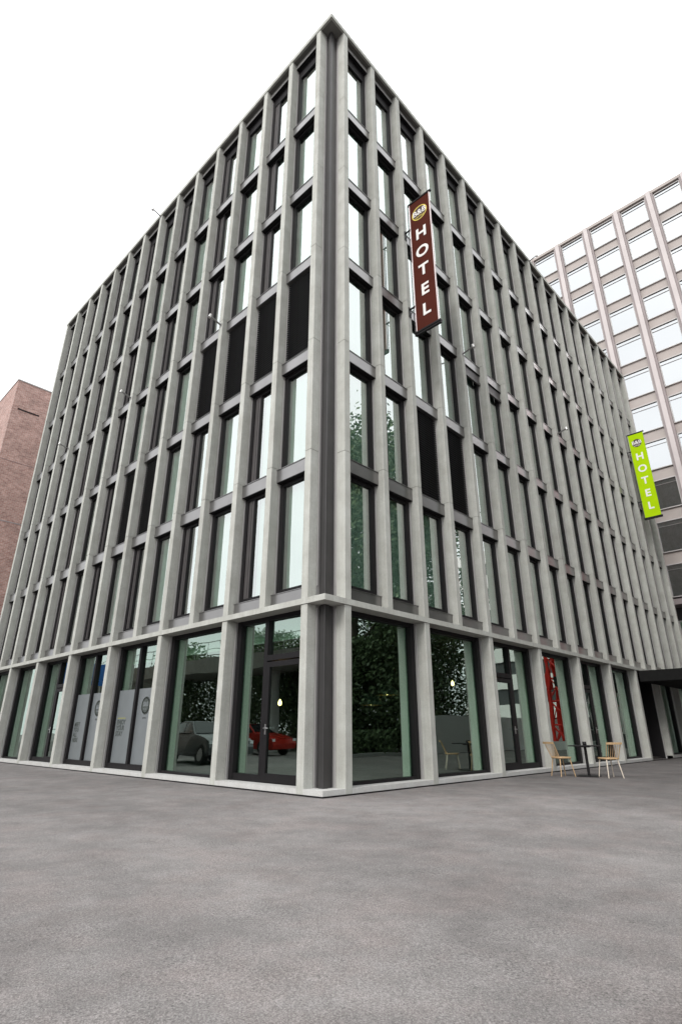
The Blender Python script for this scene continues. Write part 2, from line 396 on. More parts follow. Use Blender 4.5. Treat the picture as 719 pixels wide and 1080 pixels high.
def win_parts(side, i, f, t0, t1, z0, z1, F, P, Cn, V):
    zt = z1 - .02; zb = z0 - (.02 if f == 0 else .30)       # frames run down behind the spandrel lip
    vent = (i % 2 == 1)
    fbox(F, side, t0+.004, t0+FW, .302, .40, zb, zt); fbox(F, side, t1-FW, t1-.004, .302, .40, zb, zt)
    hd = .40 if f == 5 else .08
    fbox(F, side, t0+FW, t1-FW, .306, .40, zt-hd, zt); fbox(F, side, t0+FW, t1-FW, .306, .40, zb, zb+.14)
    ga, gb = t0+FW, t1-FW
    if vent:                              # narrow opaque vent leaf on the left of every second window
        if side == 'L':
            fbox(F, side, gb-.27, gb-.23, .304, .39, zb+.14, zt-hd)
            fbox(V, side, gb-.23, gb, .330, .38, zb+.14, zt-hd); fbox(V, side, gb-.13, gb-.105, .318, .330, zb+.14, zt-hd)
            gb -= .27
        else:
            fbox(F, side, ga+.23, ga+.27, .304, .39, zb+.14, zt-hd)
            fbox(V, side, ga, ga+.23, .330, .38, zb+.14, zt-hd); fbox(V, side, ga+.13, ga+.16, .318, .330, zb+.14, zt-hd)
            ga += .27
    fbox(P, side, ga, gb, GU, GU+.02, zb+.14, zt-hd)
    fbox(F, side, t0+.010, t1-.010, .172, .300, z1-.016, z1-.002)      # dark board painting in the shade on the underside of the band above
    # curtain: drawn fully in some rooms, gathered to the sides in others
    mode = random.random() * (.7 if f <= 2 else 1)
    spans = [(ga, gb)] if mode < .80 else ([(ga, ga+(gb-ga)*.42), (gb-(gb-ga)*.25, gb)] if mode < .85 else [(ga, ga+(gb-ga)*.3)])
    for a, b in spans:
        n = max(6, int((b-a)/.045)); vs = []; fs = []; ph = random.uniform(0, 6)
        for k in range(n+1):
            t = a + (b-a)*k/n; d = .47 + .020*math.sin(k*1.15+ph) + .012*math.sin(k*.43+ph*2)
            for z in (zb+.05, zt): vs.append((t, d, z) if side == 'R' else (d, t, z))
        for k in range(n): fs.append((2*k, 2*k+2, 2*k+3, 2*k+1))
        Cn.add(vs, fs, True)
for n, (a, side, i, f, t0, t1, z0, z1) in enumerate(wins):
    if n < 100:
        F, P, Cn, V = MB(), MB(), MB(), MB()
        win_parts(side, i, f, t0, t1, z0, z1, F, P, Cn, V)
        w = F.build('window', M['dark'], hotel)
        P.build('pane', M['glass'], w); Cn.build('curtain', M['curtain'], w)
        if V.v: V.build('vent_leaf', M['frame2'], w)
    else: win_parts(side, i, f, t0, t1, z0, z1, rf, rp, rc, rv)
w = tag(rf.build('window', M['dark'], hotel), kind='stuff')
tag(rp.build('pane', M['glass'], w), kind='stuff'); tag(rc.build('curtain', M['curtain'], w), kind='stuff'); tag(rv.build('vent_leaf', M['frame2'], w), kind='stuff')

# rolled external blinds under two spandrels of the right facade
for i in (4, 5):
    t0, t1 = ft('R', i), ft('R', i+1)-W; m = MB(); fbox(m, 'R', t0+.02, t1-.02, .19, .25, SB[2]-.42, SB[2]-.30); fbox(m, 'R', t0+.03, t1-.03, .215, .228, SB[2]-.30, SB[2]-.01)
    m.build('roller_blind', M['frame2'], hotel)

# floors, ceilings and cores inside
m = MB()
for z in [BELT0+.015] + [v-.30 for v in LV[1:]]:
    m.box(.50, XR-.02, .50, 5.5, z, z+.10); m.box(.50, 5.5, 5.501, YL-.02, z, z+.10)
m.build('floor_slab', M['interior'], hotel)
m = MB()
for f in range(6):
    za = (BELT0+.116 if f == 0 else LV[f]-.199); zc = (LV[f+1]-.301 if f < 5 else 22.59)
    for i in range(0, 19, 2): m.box(ft('R', i)-.15, ft('R', i)-.05, .52, 5.39, za, zc)
    for i in range(4, 15, 2): m.box(.52, 5.39, ft('L', i)-.15, ft('L', i)-.05, za, zc)
m.box(5.4, XR-.03, 5.4, 5.52, BELT1+.02, 22.59); m.box(5.4, 5.52, 5.521, YL-.03, BELT1+.02, 22.59)
m.build('room_wall', M['roomwall'], hotel)
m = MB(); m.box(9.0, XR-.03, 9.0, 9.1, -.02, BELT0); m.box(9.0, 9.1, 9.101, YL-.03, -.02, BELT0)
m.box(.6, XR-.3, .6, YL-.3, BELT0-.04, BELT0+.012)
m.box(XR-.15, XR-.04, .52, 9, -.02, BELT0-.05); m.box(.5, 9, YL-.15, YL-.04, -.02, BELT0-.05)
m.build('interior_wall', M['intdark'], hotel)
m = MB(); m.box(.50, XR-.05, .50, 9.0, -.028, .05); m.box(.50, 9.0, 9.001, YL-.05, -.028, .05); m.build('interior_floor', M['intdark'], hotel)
# plain rear and end walls
m = MB(); m.box(XR-.01, XR+.0, .46, YL, 0, TOP-.002); m.box(.46, XR-.02, YL-.01, YL+.0, 0, TOP-.002); m.build('end_wall', M['conc'], hotel)

# plinth ledge
m = MB(); m.bbox(.004, XR-9.1, .004, .49, -.0285, .085, c=.008); m.bbox(ft('R', 14)-W, XR, .004, .49, -.0285, .085, c=.008)
m2 = MB(); m2.bbox(.004, .49, .4905, YL, -.0285, .085, c=.008); m.add(m2.v, m2.f)
m.build('plinth_ledge', M['sill'], hotel)
m = MB(); m.box(-.012, XR, -.012, .003, -.029, -.004); m.box(-.012, .003, .0035, YL, -.029, -.004); m.build('base_joint', M['dark'], hotel)

# ground floor shopfronts
M['lining'] = simple('white_reveal_lining', (.80, .80, .78), .8)
def shop(side, b, kind):
    w = shop_(side, b, kind); t0, t1 = ft(side, 2*b), ft(side, 2*b+2) - W
    m = MB(); a = .13; dd = .72 if side == 'R' else .68
    fbox(m, side, t0-.02, t0+a, .485, dd, .06, BELT0-.10); fbox(m, side, t1-a, t1+.02, .485, dd, .06, BELT0-.10)
    if side == 'L' and b < 3: fbox(m, side, t0+a, t1-a, .72, .76, BELT0-.50, BELT0-.05)
    m.build('reveal_lining', M['lining'], w); return w
def shop_(side, b, kind):
    t0, t1 = ft(side, 2*b), ft(side, 2*b+2) - W; zt = BELT0 - .003; zb = .086
    F = MB(); P = MB()
    fbox(F, side, t0+.004, t0+.15, .33, .48, zb, zt); fbox(F, side, t1-.15, t1-.004, .33, .48, zb, zt)
    fbox(F, side, t0+.15, t1-.15, .34, .48, zt-.10, zt); fbox(F, side, t0+.15, t1-.15, .34, .48, zb, zb+.06 if kind == 'plain' else zb+.14)
    bot = zb+.06 if kind == 'plain' else zb+.14
    if kind == 'plain':
        w = F.build('shop_window', M['dark'], hotel); fbox(P, side, t0+.15, t1-.15, G, G+.02, bot, zt-.10); P.build('pane', M['glass_shop'], w); return w
    mt = t0 + (t1-t0)*.52 if kind != 'door' else t0 + 1.38       # mullion
    if kind in ('door', 'door_far'): mt = t0 + 1.42
    fbox(F, side, mt, mt+.12, .335, .48, bot, zt-.10)
    w = F.build('shop_window', M['dark'], hotel)
    if kind == 'frost' or kind == 'frost_text':
        mt2 = mt + .12
        fbox(P, side, t0+.15, mt, G, G+.02, bot, zt-.10); fbox(P, side, mt2, t1-.15, G, G+.02, bot, zt-.10); P.build('pane', M['glass_shop'], w)
        Q = MB(); fbox(Q, side, t0+.152, mt-.002, G-.006, G-.002, bot+.002, 2.19); fbox(Q, side, mt2+.002, t1-.152, G-.006, G-.002, bot+.002, 2.19); Q.build('frosted_film', M['frost'], w)
        return w
    # door leaf towards the corner, sidelight away from it
    a, bb = t0+.15, mt; lo, hi = 2.42, 2.62
    T = MB(); fbox(T, side, a, bb, .335, .48, hi-.12, hi); T.build('transom', M['dark'], w)
    D = MB(); fbox(D, side, a+.012, a+.11, .325, .40, bot-.12, lo+.05); fbox(D, side, bb-.11, bb-.012, .325, .40, bot-.12, lo+.05); fbox(D, side, a+.11, bb-.11, .325, .40, lo-.06, lo+.05); fbox(D, side, a+.11, bb-.11, .325, .40, bot-.12, bot+.04)
    d = D.build('door', M['dark'], w)
    H = MB(); tt = bb-.06
    q = (lambda t, dd, z: (t, dd, z)) if side == 'R' else (lambda t, dd, z: (dd, t, z))
    H.tube([q(tt, .33, 1.12), q(tt, .27, 1.12), q(tt-.14, .27, 1.12)], .011, 8); fbox(H, side, tt-.018, tt+.018, .318, .326, 1.0, 1.2)
    H.build('handle', M['steel'], d)
    DP = MB(); fbox(DP, side, a+.11, bb-.11, .36, .375, bot+.04, lo-.06); DP.build('pane', M['glass_shop'], d)
    fbox(P, side, a, bb, G, G+.02, hi, zt-.10); fbox(P, side, mt+.12, t1-.15, G, G+.02, bot, zt-.10); P.build('pane', M['glass_shop'], w)
    return w
LK = ['door', 'plain', 'frost', 'frost', 'door', 'plain', 'plain']
RK = ['plain', 'plain', 'door', 'plain', 'door', 'plain', None, 'plain', 'plain']
shopL = [shop('L', b, k) for b, k in enumerate(LK)]
shopR = [shop('R', b, k) if k else None for b, k in enumerate(RK)]

# window film lettering (left facade: reading direction runs towards the corner = -y)
ML = lambda y, z, x=G-.008: Matrix(((0, 0, -1, x), (-1, 0, 0, y), (0, 1, 0, z), (0, 0, 0, 1)))
def disc(name, r, M4, mat, parent, n=36, th=.004, r_in=0):
    vs = []; fs = []
    for k in range(n):
        a = 2*math.pi*k/n; c, s = math.cos(a), math.sin(a)
        vs += [(r*c, r*s, 0), (r*c, r*s, th), (r_in*c, r_in*s, 0), (r_in*c, r_in*s, th)]
    for k in range(n):
        i, j = 4*k, 4*((k+1) % n)
        fs += [(i, j, j+1, i+1), (i+1, j+1, j+3, i+3), (i+3, j+3, j+2, i+2), (i, i+2, j+2, j)]
    if r_in == 0: vs2 = None
    m = MB(); m.add([tuple(M4 @ Vector(v)) for v in vs], fs); return m.build(name, mat, parent)
for b, lines in ((2, ['ENJOY', 'YOUR', 'STAY']), (3, ['MEET', 'YOU', 'ALL', 'HERE'])):
    t0, t1 = ft('L', 2*b), ft('L', 2*b+2)-W; w = shopL[b]
    yl = t1 - .24
    for k, s in enumerate(lines):
        z = (1.30 if b == 2 else 1.26) - k*.155
        text_obj(s, 'lettering', .175, M['ink'], w, ML(yl, z), .001, .006, 1.0, 'LEFT')
    m = MB(); m.box(G-.010, G-.008, yl-.50, yl-.02, 1.405, 1.425); m.build('lettering_line', M['inkgold'], w) if b == 2 else None
    yc = t0 + .98
    disc('logo_disc', .235, ML(yc, 1.73, G-.0085), M['ink'], w); disc('logo_ring', .215, ML(yc, 1.73, G-.0095), M['inkgold'], w, r_in=.19, th=.003)
    text_obj('B&B', 'lettering', .17, M['frost'], w, ML(yc, 1.76, G-.0135), .001, .005, .95)
    text_obj('HOTELS', 'lettering', .062, M['frost'], w, ML(yc, 1.64, G-.0135), .001, .001)
    text_obj('HOTELS', 'lettering', .06, M['ink'], w, ML(yc, 1.40), .001, .001)

# entrance recess and canopy
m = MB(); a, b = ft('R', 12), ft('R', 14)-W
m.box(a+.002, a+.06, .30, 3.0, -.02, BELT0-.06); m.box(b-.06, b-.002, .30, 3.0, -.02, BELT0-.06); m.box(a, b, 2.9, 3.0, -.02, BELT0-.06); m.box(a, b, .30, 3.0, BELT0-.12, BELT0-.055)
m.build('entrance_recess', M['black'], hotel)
m = MB(); m.bbox(18.7, 25.6, -2.9, -.024, 3.02, 3.462, c=.01); m.build('canopy', M['canopy'], hotel)

# wall mounted spotlights on thin arms
def spotlight(side, i, z, label, roof=False):
    t = ft(side, i) - W/2
    q = (lambda t, d, z: Vector((t, d, z))) if side == 'R' else (lambda t, d, z: Vector((d, t, z)))
    p = q(t, 0, z); e = empty('wall_spotlight', p); tag(e, label, 'spotlight', 'spotlights on arms along the facade')
    def mk(name, mbx, mat):
        mbx.v = [tuple(Vector(v) - p) for v in mbx.v]; mbx.build(name, mat, e)
    k = MB(); k.tube([q(t, .0, z), q(t, -.40, z+.10)], .028, 8); mk('arm', k, M['metal'])
    k = MB(); fbox(k, side, t-.05, t+.05, -.012, -.001, z-.06, z+.06); mk('wall_plate', k, M['metal'])
    k = MB(); k.tube([q(t, -.39, z+.17), q(t, -.43, z+.04)], .042, 12, .048); mk('lamp_head', k, M['rail'])
spotlight('L', 3, 13.12, 'small spotlight on a thin arm above the black louvres of the left facade')
spotlight('L', 7, 13.12, 'small spotlight on an arm halfway along the left facade')
spotlight('L', 11, 13.12, 'small spotlight near the far left end of the left facade, beside the brick building')
spotlight('L', 7, 22.80, 'small spotlight sticking out against the sky at the left roof edge')
spotlight('R', 4, 13.0, 'small spotlight on an arm just right of the brown banner')
spotlight('R', 9, 13.0, 'small spotlight in the middle of the right facade between the two banners')
spotlight('R', 9, 22.80, 'small spotlight sticking out at the right roof edge in front of the tall pale block')

# ------------------------------------------------------------------ banners
MR = lambda x, y, z: Matrix(((0, 0, -1, x), (-1, 0, 0, y), (0, 1, 0, z), (0, 0, 0, 1)))
def banner(x, cloth, label, ring, disc_r, trim, group=None):
    e = empty('hotel_banner', (x, 0, 12)); tag(e, label, 'banner')
    off = Vector((x, 0, 12))
    def mk(name, mbx, mat, par=e):
        mbx.v = [tuple(Vector(v) - off) for v in mbx.v]; return mbx.build(name, mat, par)
    y0, y1, z0, z1 = -1.01, -.21, 11.96, 17.14
    m = MB(); m.box(x-.012, x+.012, y0+.03, y1-.03, z0+.03, z1-.03); c = mk('banner_cloth', m, cloth)
    if trim:
        m = MB(); m.box(x-.020, x+.020, y0, y0+.028, z0, z1); m.box(x-.020, x+.020, y1-.028, y1, z0, z1); mk('hem', m, M['bannertrim'])
    else:
        m = MB(); m.box(x-.020, x+.020, y0, y0+.028, z0, z1); m.box(x-.020, x+.020, y1-.028, y1, z0, z1); mk('hem', m, cloth)
    m = MB(); m.box(x-.035, x+.035, y0-.06, y1+.04, z1-.02, z1+.035); mk('top_rail', m, M['black'])
    m = MB(); m.box(x-.035, x+.035, y0-.06, y1+.04, z0-.10, z0-.05); m.box(x-.05, x+.05, y0-.06, y1+.04, z0-.035, z0+.02); mk('bottom_rail', m, M['black'])
    m = MB(); m.tube([(x, y1+.055, z0-.08), (x, y1+.055, z1+.02)], .014, 8); mk('mast', m, M['black'])
    for zz in (16.08, 12.96):
        m = MB(); m.tube([(x, -.002, zz), (x, y1-.02, zz)], .028, 8); m.tube([(x, -.002, zz-.26), (x, y1-.0, zz)], .010, 6); m.box(x-.05, x+.05, -.02, -.002, zz-.30, zz+.07); mk('bracket', m, M['black'])
    def at(y, z, d): return Matrix.Translation(-off) @ MR(x-d, y, z)
    disc('logo_disc', disc_r, at(-.60, 16.52, .013), M['logodark'], c)
    if ring: disc('logo_ring', disc_r*1.06, at(-.60, 16.52, .018), M['gold'], c, r_in=disc_r*.93, th=.004)
    text_obj('B&B', 'lettering', .30, M['white'], c, at(-.60, 16.55, .021), .003, .004, .98)
    text_obj('HOTELS', 'lettering', .09, M['white'] if not ring else M['gold'], c, at(-.60, 16.36, .021), .002, .001)
    for s, z in zip('HOTEL', (15.64, 14.88, 14.14, 13.37, 12.62)):
        text_obj(s, 'lettering', .58, M['white'], c, at(-.61, z, .016), .004, .016, 1.0)
    return e
banner(3.47, M['brown'], 'tall brown vertical hotel banner with white letters and yellow ringed logo near the corner', True, .27, True)
banner(24.47, M['green'], 'tall lime green vertical hotel banner with white letters at the far right end', False, .25, False)

# ------------------------------------------------------------------ cafe set
def chair(loc, rz, label, pale):
    e = empty('wooden_chair', loc, rz); tag(e, label, 'chair', 'wooden chairs at the cafe table')
    wd = M['wood']; wl = M['woodpale'] if pale else M['wood']
    m = MB(); n = 24; vs = []                       # rounded square seat, front = +x
    for z, k in ((.432, .96), (.440, 1.0), (.462, 1.0), (.470, .97)):
        for j in range(n):
            a = 2*math.pi*j/n; c, s = math.cos(a), math.sin(a); pw = .5
            vs.append((k*.215*math.copysign(abs(c)**pw, c), k*.215*math.copysign(abs(s)**pw, s), z))
    fs = [tuple(reversed(range(n)))] + [(i*n+j, i*n+(j+1) % n, (i+1)*n+(j+1) % n, (i+1)*n+j) for i in range(3) for j in range(n)] + [tuple(range(3*n, 4*n))]
    m.add(vs, fs); m.build('seat', wd, e)
    for sx in (1, -1):
        for sy in (1, -1):
            m = MB(); m.tube([(sx*.15, sy*.15, .435), (sx*.215, sy*.205, 0)], .017, 8, .011); m.build('leg', wl, e)
    m = MB()
    pr = lambda f, z: (-.175 - .17*(z-.46)/.40, f*(.165+.03*(z-.46)/.4), z)
    for k in range(7):
        f = -1 + 2*k/6; r = .012 if k in (0, 6) else .0075
        m.tube([pr(f, .462), pr(f, .80)], r, 6)
    m.build('spindle_back', wd, e)
    m = MB(); pts = [(-.345 - .02*(1-(k/4-1)**2), -.215+.43*k/8, .805) for k in range(9)]
    for p, q in zip(pts[:-1], pts[1:]):
        m.add([(p[0]-.010, p[1], .785), (q[0]-.010, q[1], .785), (q[0]+.010, q[1], .785), (p[0]+.010, p[1], .785), (p[0]-.014, p[1], .835), (q[0]-.014, q[1], .835), (q[0]+.006, q[1], .835), (p[0]+.006, p[1], .835)], [(0,3,2,1),(4,5,6,7),(0,1,5,4),(2,3,7,6),(1,2,6,5),(3,0,4,7)])
    m.build('top_rail', wd, e)
    return e
GZ = -.03
chair((8.02, -.84, GZ), R(-30), 'pale wooden spindle chair left of the black cafe table, its back to the wall', False)
chair((8.36, -1.93, GZ), R(52), 'pale wooden spindle chair with whitish legs right of the black cafe table', True)
t = empty('cafe_table', (8.40, -1.36, GZ), R(12)); tag(t, 'small black pedestal cafe table between two wooden chairs', 'table')
m = MB(); m.bbox(-.36, .36, -.36, .36, .725, .75, c=.01); m.build('table_top', M['black'], t)
m = MB(); m.tube([(0, 0, .02), (0, 0, .725)], .035, 12); m.box(-.12, .12, -.12, .12, .70, .724); m.build('pedestal', M['black'], t)
m = MB(); m.bbox(-.26, .26, -.26, .26, 0.0, .025, c=.01); m.build('base_plate', M['black'], t)
m = MB(); m.lathe([(.0, .752), (.045, .752), (.05, .77), (.05, .84), (.043, .84), (.043, .775), (0, .775)], 0, 0, 20)
o = m.build('ashtray_pot', M['black']); o.location = (8.40, -1.36, GZ); tag(o, 'small black pot standing on the black cafe table', 'pot')

# pendant lamps inside the restaurant
em, nt, b = mat_new('warm_bulb'); b.inputs['Emission Color'].default_value = (1, .62, .25, 1); b.inputs['Emission Strength'].default_value = 14; M['bulb'] = em
br = simple('brass_shade_inside', (.55, .36, .12), .3, .8); M['shade'] = simple('grey_dome_shade', (.07, .08, .07), .5, .2)
def pendant(x, y, z, label, dome=True):
    e = empty('pendant_lamp', (x, y, z)); tag(e, label, 'pendant lamp', 'pendant lamps in the restaurant')
    m = MB(); m.tube([(0, 0, .22), (0, 0, BELT0-.04-z)], .006, 6); m.build('cord', M['black'], e)
    if dome:
        m = MB(); pr = [(.30*math.sin(a), .30*math.cos(a)*.85) for a in [k*math.pi/2/10 for k in range(11)]]; m.lathe([(max(r, .001), h) for r, h in pr] + [(r*.97, h*.96) for r, h in reversed(pr)], 0, 0, 24); m.build('lamp_shade', M['shade'], e)
        m = MB(); m.lathe([(.301, 0), (.305, -.006), (.29, -.006), (.288, .02)], 0, 0, 24); m.build('shade_rim', br, e)
    m = MB(); m.lathe([(.001, .16), (.02, .14), (.045, .09), (.05, .05), (.035, .015), (.001, .0)], 0, 0, 14); m.build('bulb', M['bulb'], e)
pendant(4.31, 2.0, 1.95, 'grey dome pendant lamp hanging higher behind the first right hand window')
pendant(3.65, 2.0, 1.68, 'grey dome pendant lamp hanging lower behind the first right hand window')
pendant(7.47, 2.0, 2.35, 'glowing warm pendant bulb behind the second right hand window', False)
pendant(2.0, 3.6, 1.66, 'glowing yellow pendant bulb behind the glass door left of the corner', False)
pendant(10.3, 2.2, 2.1, 'glowing pendant bulb behind the door on the right facade', False)
pendant(12.9, 2.2, 2.0, 'glowing pendant bulb behind the window beside the wooden chairs', False)

# ------------------------------------------------------------------ brick building
bk = empty('brick_building', (.30, 31.15, 0)); tag(bk, 'plain red brick building with a dark roof edge behind the left end of the hotel', 'building')
m = MB(); m.box(0, 16, 0, 26, -.02, 24); wl = m.build('wall', M['brick'], bk)
m = MB(); m.box(-.04, 16.04, -.04, 26.04, 24, 24.09); m.build('roof_edge', M['towerframe'], bk)
m = MB(); m.box(.35, 1.75, -.02, .05, 21.78, 21.88); m.build('wall_slot', M['dark'], bk)
m = MB(); m.box(.02, 15.9, -.012, .05, 13.7, 13.76); m.box(.02, 15.9, -.012, .05, 17.9, 17.93); m.build('movement_joint', M['towermauve'], bk)

# ------------------------------------------------------------------ pale office block
tw = empty('office_block', (35.8, 7.27, 0)); tag(tw, 'tall pale office block with pinkish stone piers rising behind the right end of the hotel', 'building')
def ty(s): return -s
S0, S1 = -14, 15.8; PIT = 2.72
m = MB(); m.box(.35, 16, ty(S1), ty(S0), 9.9, 44.7); m.build('wall', M['towerspan'], tw)
piers = []; k0 = -6
for k in range(-5, 6):
    s = 2.30 + PIT*k
    m = MB(); m.box(.0, .34, ty(s+.17), ty(s-.17), 9.6, 45.0)
    pr_ = m.build('pier', M['towerwhite'], tw)
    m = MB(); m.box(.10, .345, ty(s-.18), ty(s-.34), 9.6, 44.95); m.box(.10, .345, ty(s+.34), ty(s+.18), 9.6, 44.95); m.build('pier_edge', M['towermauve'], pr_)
m = MB(); m.box(.08, 16, ty(S1), ty(S0), 44.7, 45.0); m.build('roof_edge', M['towerspan'], tw)
m = MB(); m.box(-.25, 16, ty(S1), ty(S0), 9.2, 9.58); m.build('base_slab', M['towermauve'], tw)
m = MB(); m.box(1.2, 15.5, ty(S1), ty(S0), -.02, 9.2); m.build('base_wall', M['towerdark'], tw)
tf, tp = MB(), MB()
def twin(F, P, s0, s1, zt, h):
    z0 = zt-h
    F.box(.22, .345, ty(s0), ty(s0+.06), z0, zt); F.box(.22, .345, ty(s1-.06), ty(s1), z0, zt)
    F.box(.20, .345, ty(s0+.06), ty(s1-.06), zt-.07, zt); F.box(.22, .345, ty(s0+.06), ty(s1-.06), z0, z0+.06)
    F.box(.25, .345, ty(s0+.06), ty(s1-.06), zt-.40, zt-.385)
    P.box(.30, .33, ty(s0+.06), ty(s1-.06), z0+.06, zt-.07)
for k in range(-5, 5):
    s0, s1 = 2.30+PIT*k+.36, 2.30+PIT*(k+1)-.36
    for r in range(11):
        zt = 44.55-3.24*r
        if -1 <= k <= 3:
            F, P = MB(), MB(); twin(F, P, s0, s1, zt, 2.35); w = F.build('window', M['towerframe'], tw); P.build('pane', M['glass_tower'], w)
        else: twin(tf, tp, s0, s1, zt, 2.35)
w = tag(tf.build('window', M['towerframe'], tw), kind='stuff'); tag(tp.build('pane', M['glass_tower'], w), kind='stuff')
m = MB(); P = MB()
for k in range(-5, 5):
    s0, s1 = 2.30+PIT*k+.2, 2.30+PIT*(k+1)-.2
    for z in (.9, 4.9): m.box(1.1, 1.2, ty(s0), ty(s1), z, z+3.4); P.box(1.07, 1.10, ty(s0+.1), ty(s1-.1), z+.1, z+3.3)
w = m.build('base_window', M['towerframe'], tw); P.build('pane', M['glass_shop'], w)

# ------------------------------------------------------------------ what stands behind the camera and mirrors in the glass
def foliage():
    m, nt, b = mat_new('broadleaf_foliage'); L = nt.links
    g = N(nt, 'ShaderNodeNewGeometry')
    rp = N(nt, 'ShaderNodeValToRGB'); L.new(g.outputs['Random Per Island'], rp.inputs[0])
    rp.color_ramp.elements[0].color = (.045, .078, .034, 1); rp.color_ramp.elements[1].color = (.120, .175, .075, 1)
    L.new(rp.outputs[0], b.inputs['Base Color']); b.inputs['Roughness'].default_value = .6
    return m
M['foliage'] = foliage(); M['bark'] = simple('grey_brown_bark', (.10, .08, .06), .9, var=.2, scale=4)
def tree_proto(h, r, seed, n=26000):
    rd = random.Random(seed); e = empty('broadleaf_tree')
    m = MB(); m.tube([(0, 0, -.05), (.1, 0, h*.3), (-.05, .12, h*.6), (0, 0, h*.86)], .34, 10, .08)
    cl = []
    for k in range(13):
        a = rd.uniform(0, 6.28); z = h*(.22+.055*k); rr = r*(1-.5*abs((k/12)-.35))*rd.uniform(.45, .85)
        p = (rr*math.cos(a), rr*math.sin(a), z+h*.08); m.tube([(0, 0, z), (p[0]*.5, p[1]*.5, z+h*.03), p], .10, 6, .03); cl.append(p)
    for k in range(26):
        a = rd.uniform(0, 6.28); z = rd.uniform(.20, .96); q = math.sin(math.pi*min(1, max(.05, (z-.12)/.9)))**.6
        rr = r*q*rd.uniform(.2, .9); cl.append((rr*math.cos(a), rr*math.sin(a), z*h))
    m.build('trunk', M['bark'], e)
    c = MB()
    for k in range(n):
        p = cl[rd.randrange(len(cl))]; s = r*.36
        o = Vector((rd.gauss(0, s*.55), rd.gauss(0, s*.55), rd.gauss(0, s*.42))) + Vector(p)
        d = Vector((rd.gauss(0, 1), rd.gauss(0, 1), rd.gauss(0, 1))).normalized(); q = d.orthogonal().normalized(); t_ = d.cross(q)
        w_ = rd.uniform(.09, .18); c.add([o-q*w_, o+t_*w_*.6, o+q*w_, o-t_*w_*.6], [(0, 1, 2, 3)])
    c.build('crown', M['foliage'], e); return e
tp1 = tree_proto(21, 4.8, 3); tp2 = tree_proto(7.5, 2.6, 9, 5000)
tl = [(tp1, 17, -14, 1.0, 'tall leafy tree across the forecourt mirrored in the first window right of the corner'),
      (tp1, 22.5, -16.5, 1.08, 'tallest leafy tree across the forecourt, behind the white hoarding'),
      (tp1, 12, -18, .95, 'leafy tree standing nearest to the forecourt on the right'),
      (tp1, 28, -17.0, 1.0, 'leafy tree behind the far half of the white hoarding'),
      (tp1, 18, -23, 1.05, 'leafy tree in the second row behind the nearest trees'),
      (tp1, 6, -22, .9, 'leafy tree far behind the camera, alone'),
      (tp2, -20, 30, 1.0, 'small round tree beyond the elevated walkway near the blue sign'),
      (tp2, -19, 12, 1.1, 'small round tree beyond the elevated walkway and the red car'),
      (tp2, -22, 44, 1.2, 'small round tree farthest along the side road'),
      (tp2, -17.5, 21, .9, 'small round tree beside the white car and a walkway column')]
used = set()
for pr_, x, y, s, lb in tl:
    e = pr_ if pr_ not in used else copy_tree(pr_); used.add(pr_)
    e.location = (x, y, GZ); e.rotation_euler = (0, 0, random.uniform(0, 6)); e.scale = (s, s, s); tag(e, lb, 'tree', 'trees around the forecourt')

# hedge
hm = MB(); rd = random.Random(5)
for k in range(9000):
    o = Vector((rd.uniform(2, 16), -10.6+rd.gauss(0, .35), rd.uniform(-.02, 1.15)))
    d = Vector((rd.gauss(0, 1), rd.gauss(0, 1), rd.gauss(0, 1))).normalized(); q = d.orthogonal().normalized(); t_ = d.cross(q); w_ = rd.uniform(.06, .12)
    hm.add([o-q*w_, o+t_*w_*.6, o+q*w_, o-t_*w_*.6], [(0, 1, 2, 3)])
tag(hm.build('hedge', M['foliage']), 'clipped green hedge along the forecourt edge under the tall trees', 'hedge')
m = MB(); m.bbox(1.5, 16.4, -9.9, -9.7, -.05, .10, c=.02); tag(m.build('kerb', M['sill']), kind='structure')
# taller shrub belt under the trees
def shrub(x, y, w, h, n, seed, label):
    rd = random.Random(seed); e = empty('tall_shrub', (x, y, GZ)); tag(e, label, 'shrub', 'tall shrubs under the trees')
    m = MB()
    for k in range(7): a = k*.9; m.tube([(0, 0, -.03), (.5*math.cos(a)*w*.4, .5*math.sin(a)*w*.4, h*.45), (math.cos(a)*w*.4, math.sin(a)*w*.4, h*.85)], .04, 6, .012)
    m.build('stem', M['bark'], e); m = MB()
    for k in range(n):
        u = rd.random(); z = h*(.04+.96*u); r_ = w*(.55+.45*math.sin(math.pi*min(.95, u+.1)))*math.sqrt(rd.random())*rd.uniform(.75, 1.05); a = rd.uniform(0, 6.28)
        o = Vector((r_*math.cos(a), r_*math.sin(a), z)); d = Vector((rd.gauss(0, 1), rd.gauss(0, 1), rd.gauss(0, 1))).normalized(); q = d.orthogonal().normalized(); t_ = d.cross(q); w_ = rd.uniform(.06, .13)
        m.add([o-q*w_, o+t_*w_*.6, o+q*w_, o-t_*w_*.6], [(0, 1, 2, 3)])
    m.build('leaves', M['foliage'], e); return e
for k, (x, y, w, h, lb) in enumerate([(8, -13, 3.2, 5.5, 'tall shrub at the near end of the hedge'), (12.5, -13.5, 3.4, 6.5, 'tall shrub behind the middle of the hedge'), (16.6, -13.2, 3.3, 6.0, 'tall shrub where the hedge meets the white hoarding'), (20.8, -13.8, 3.4, 7.0, 'tallest shrub behind the white hoarding'), (14.5, -18.5, 3.6, 9.0, 'large shrub in the second row behind the hedge'), (25.4, -14.2, 3.4, 7.5, 'tall shrub behind the far half of the white hoarding')]):
    shrub(x, y, w, h, 15000, 20+k, lb)
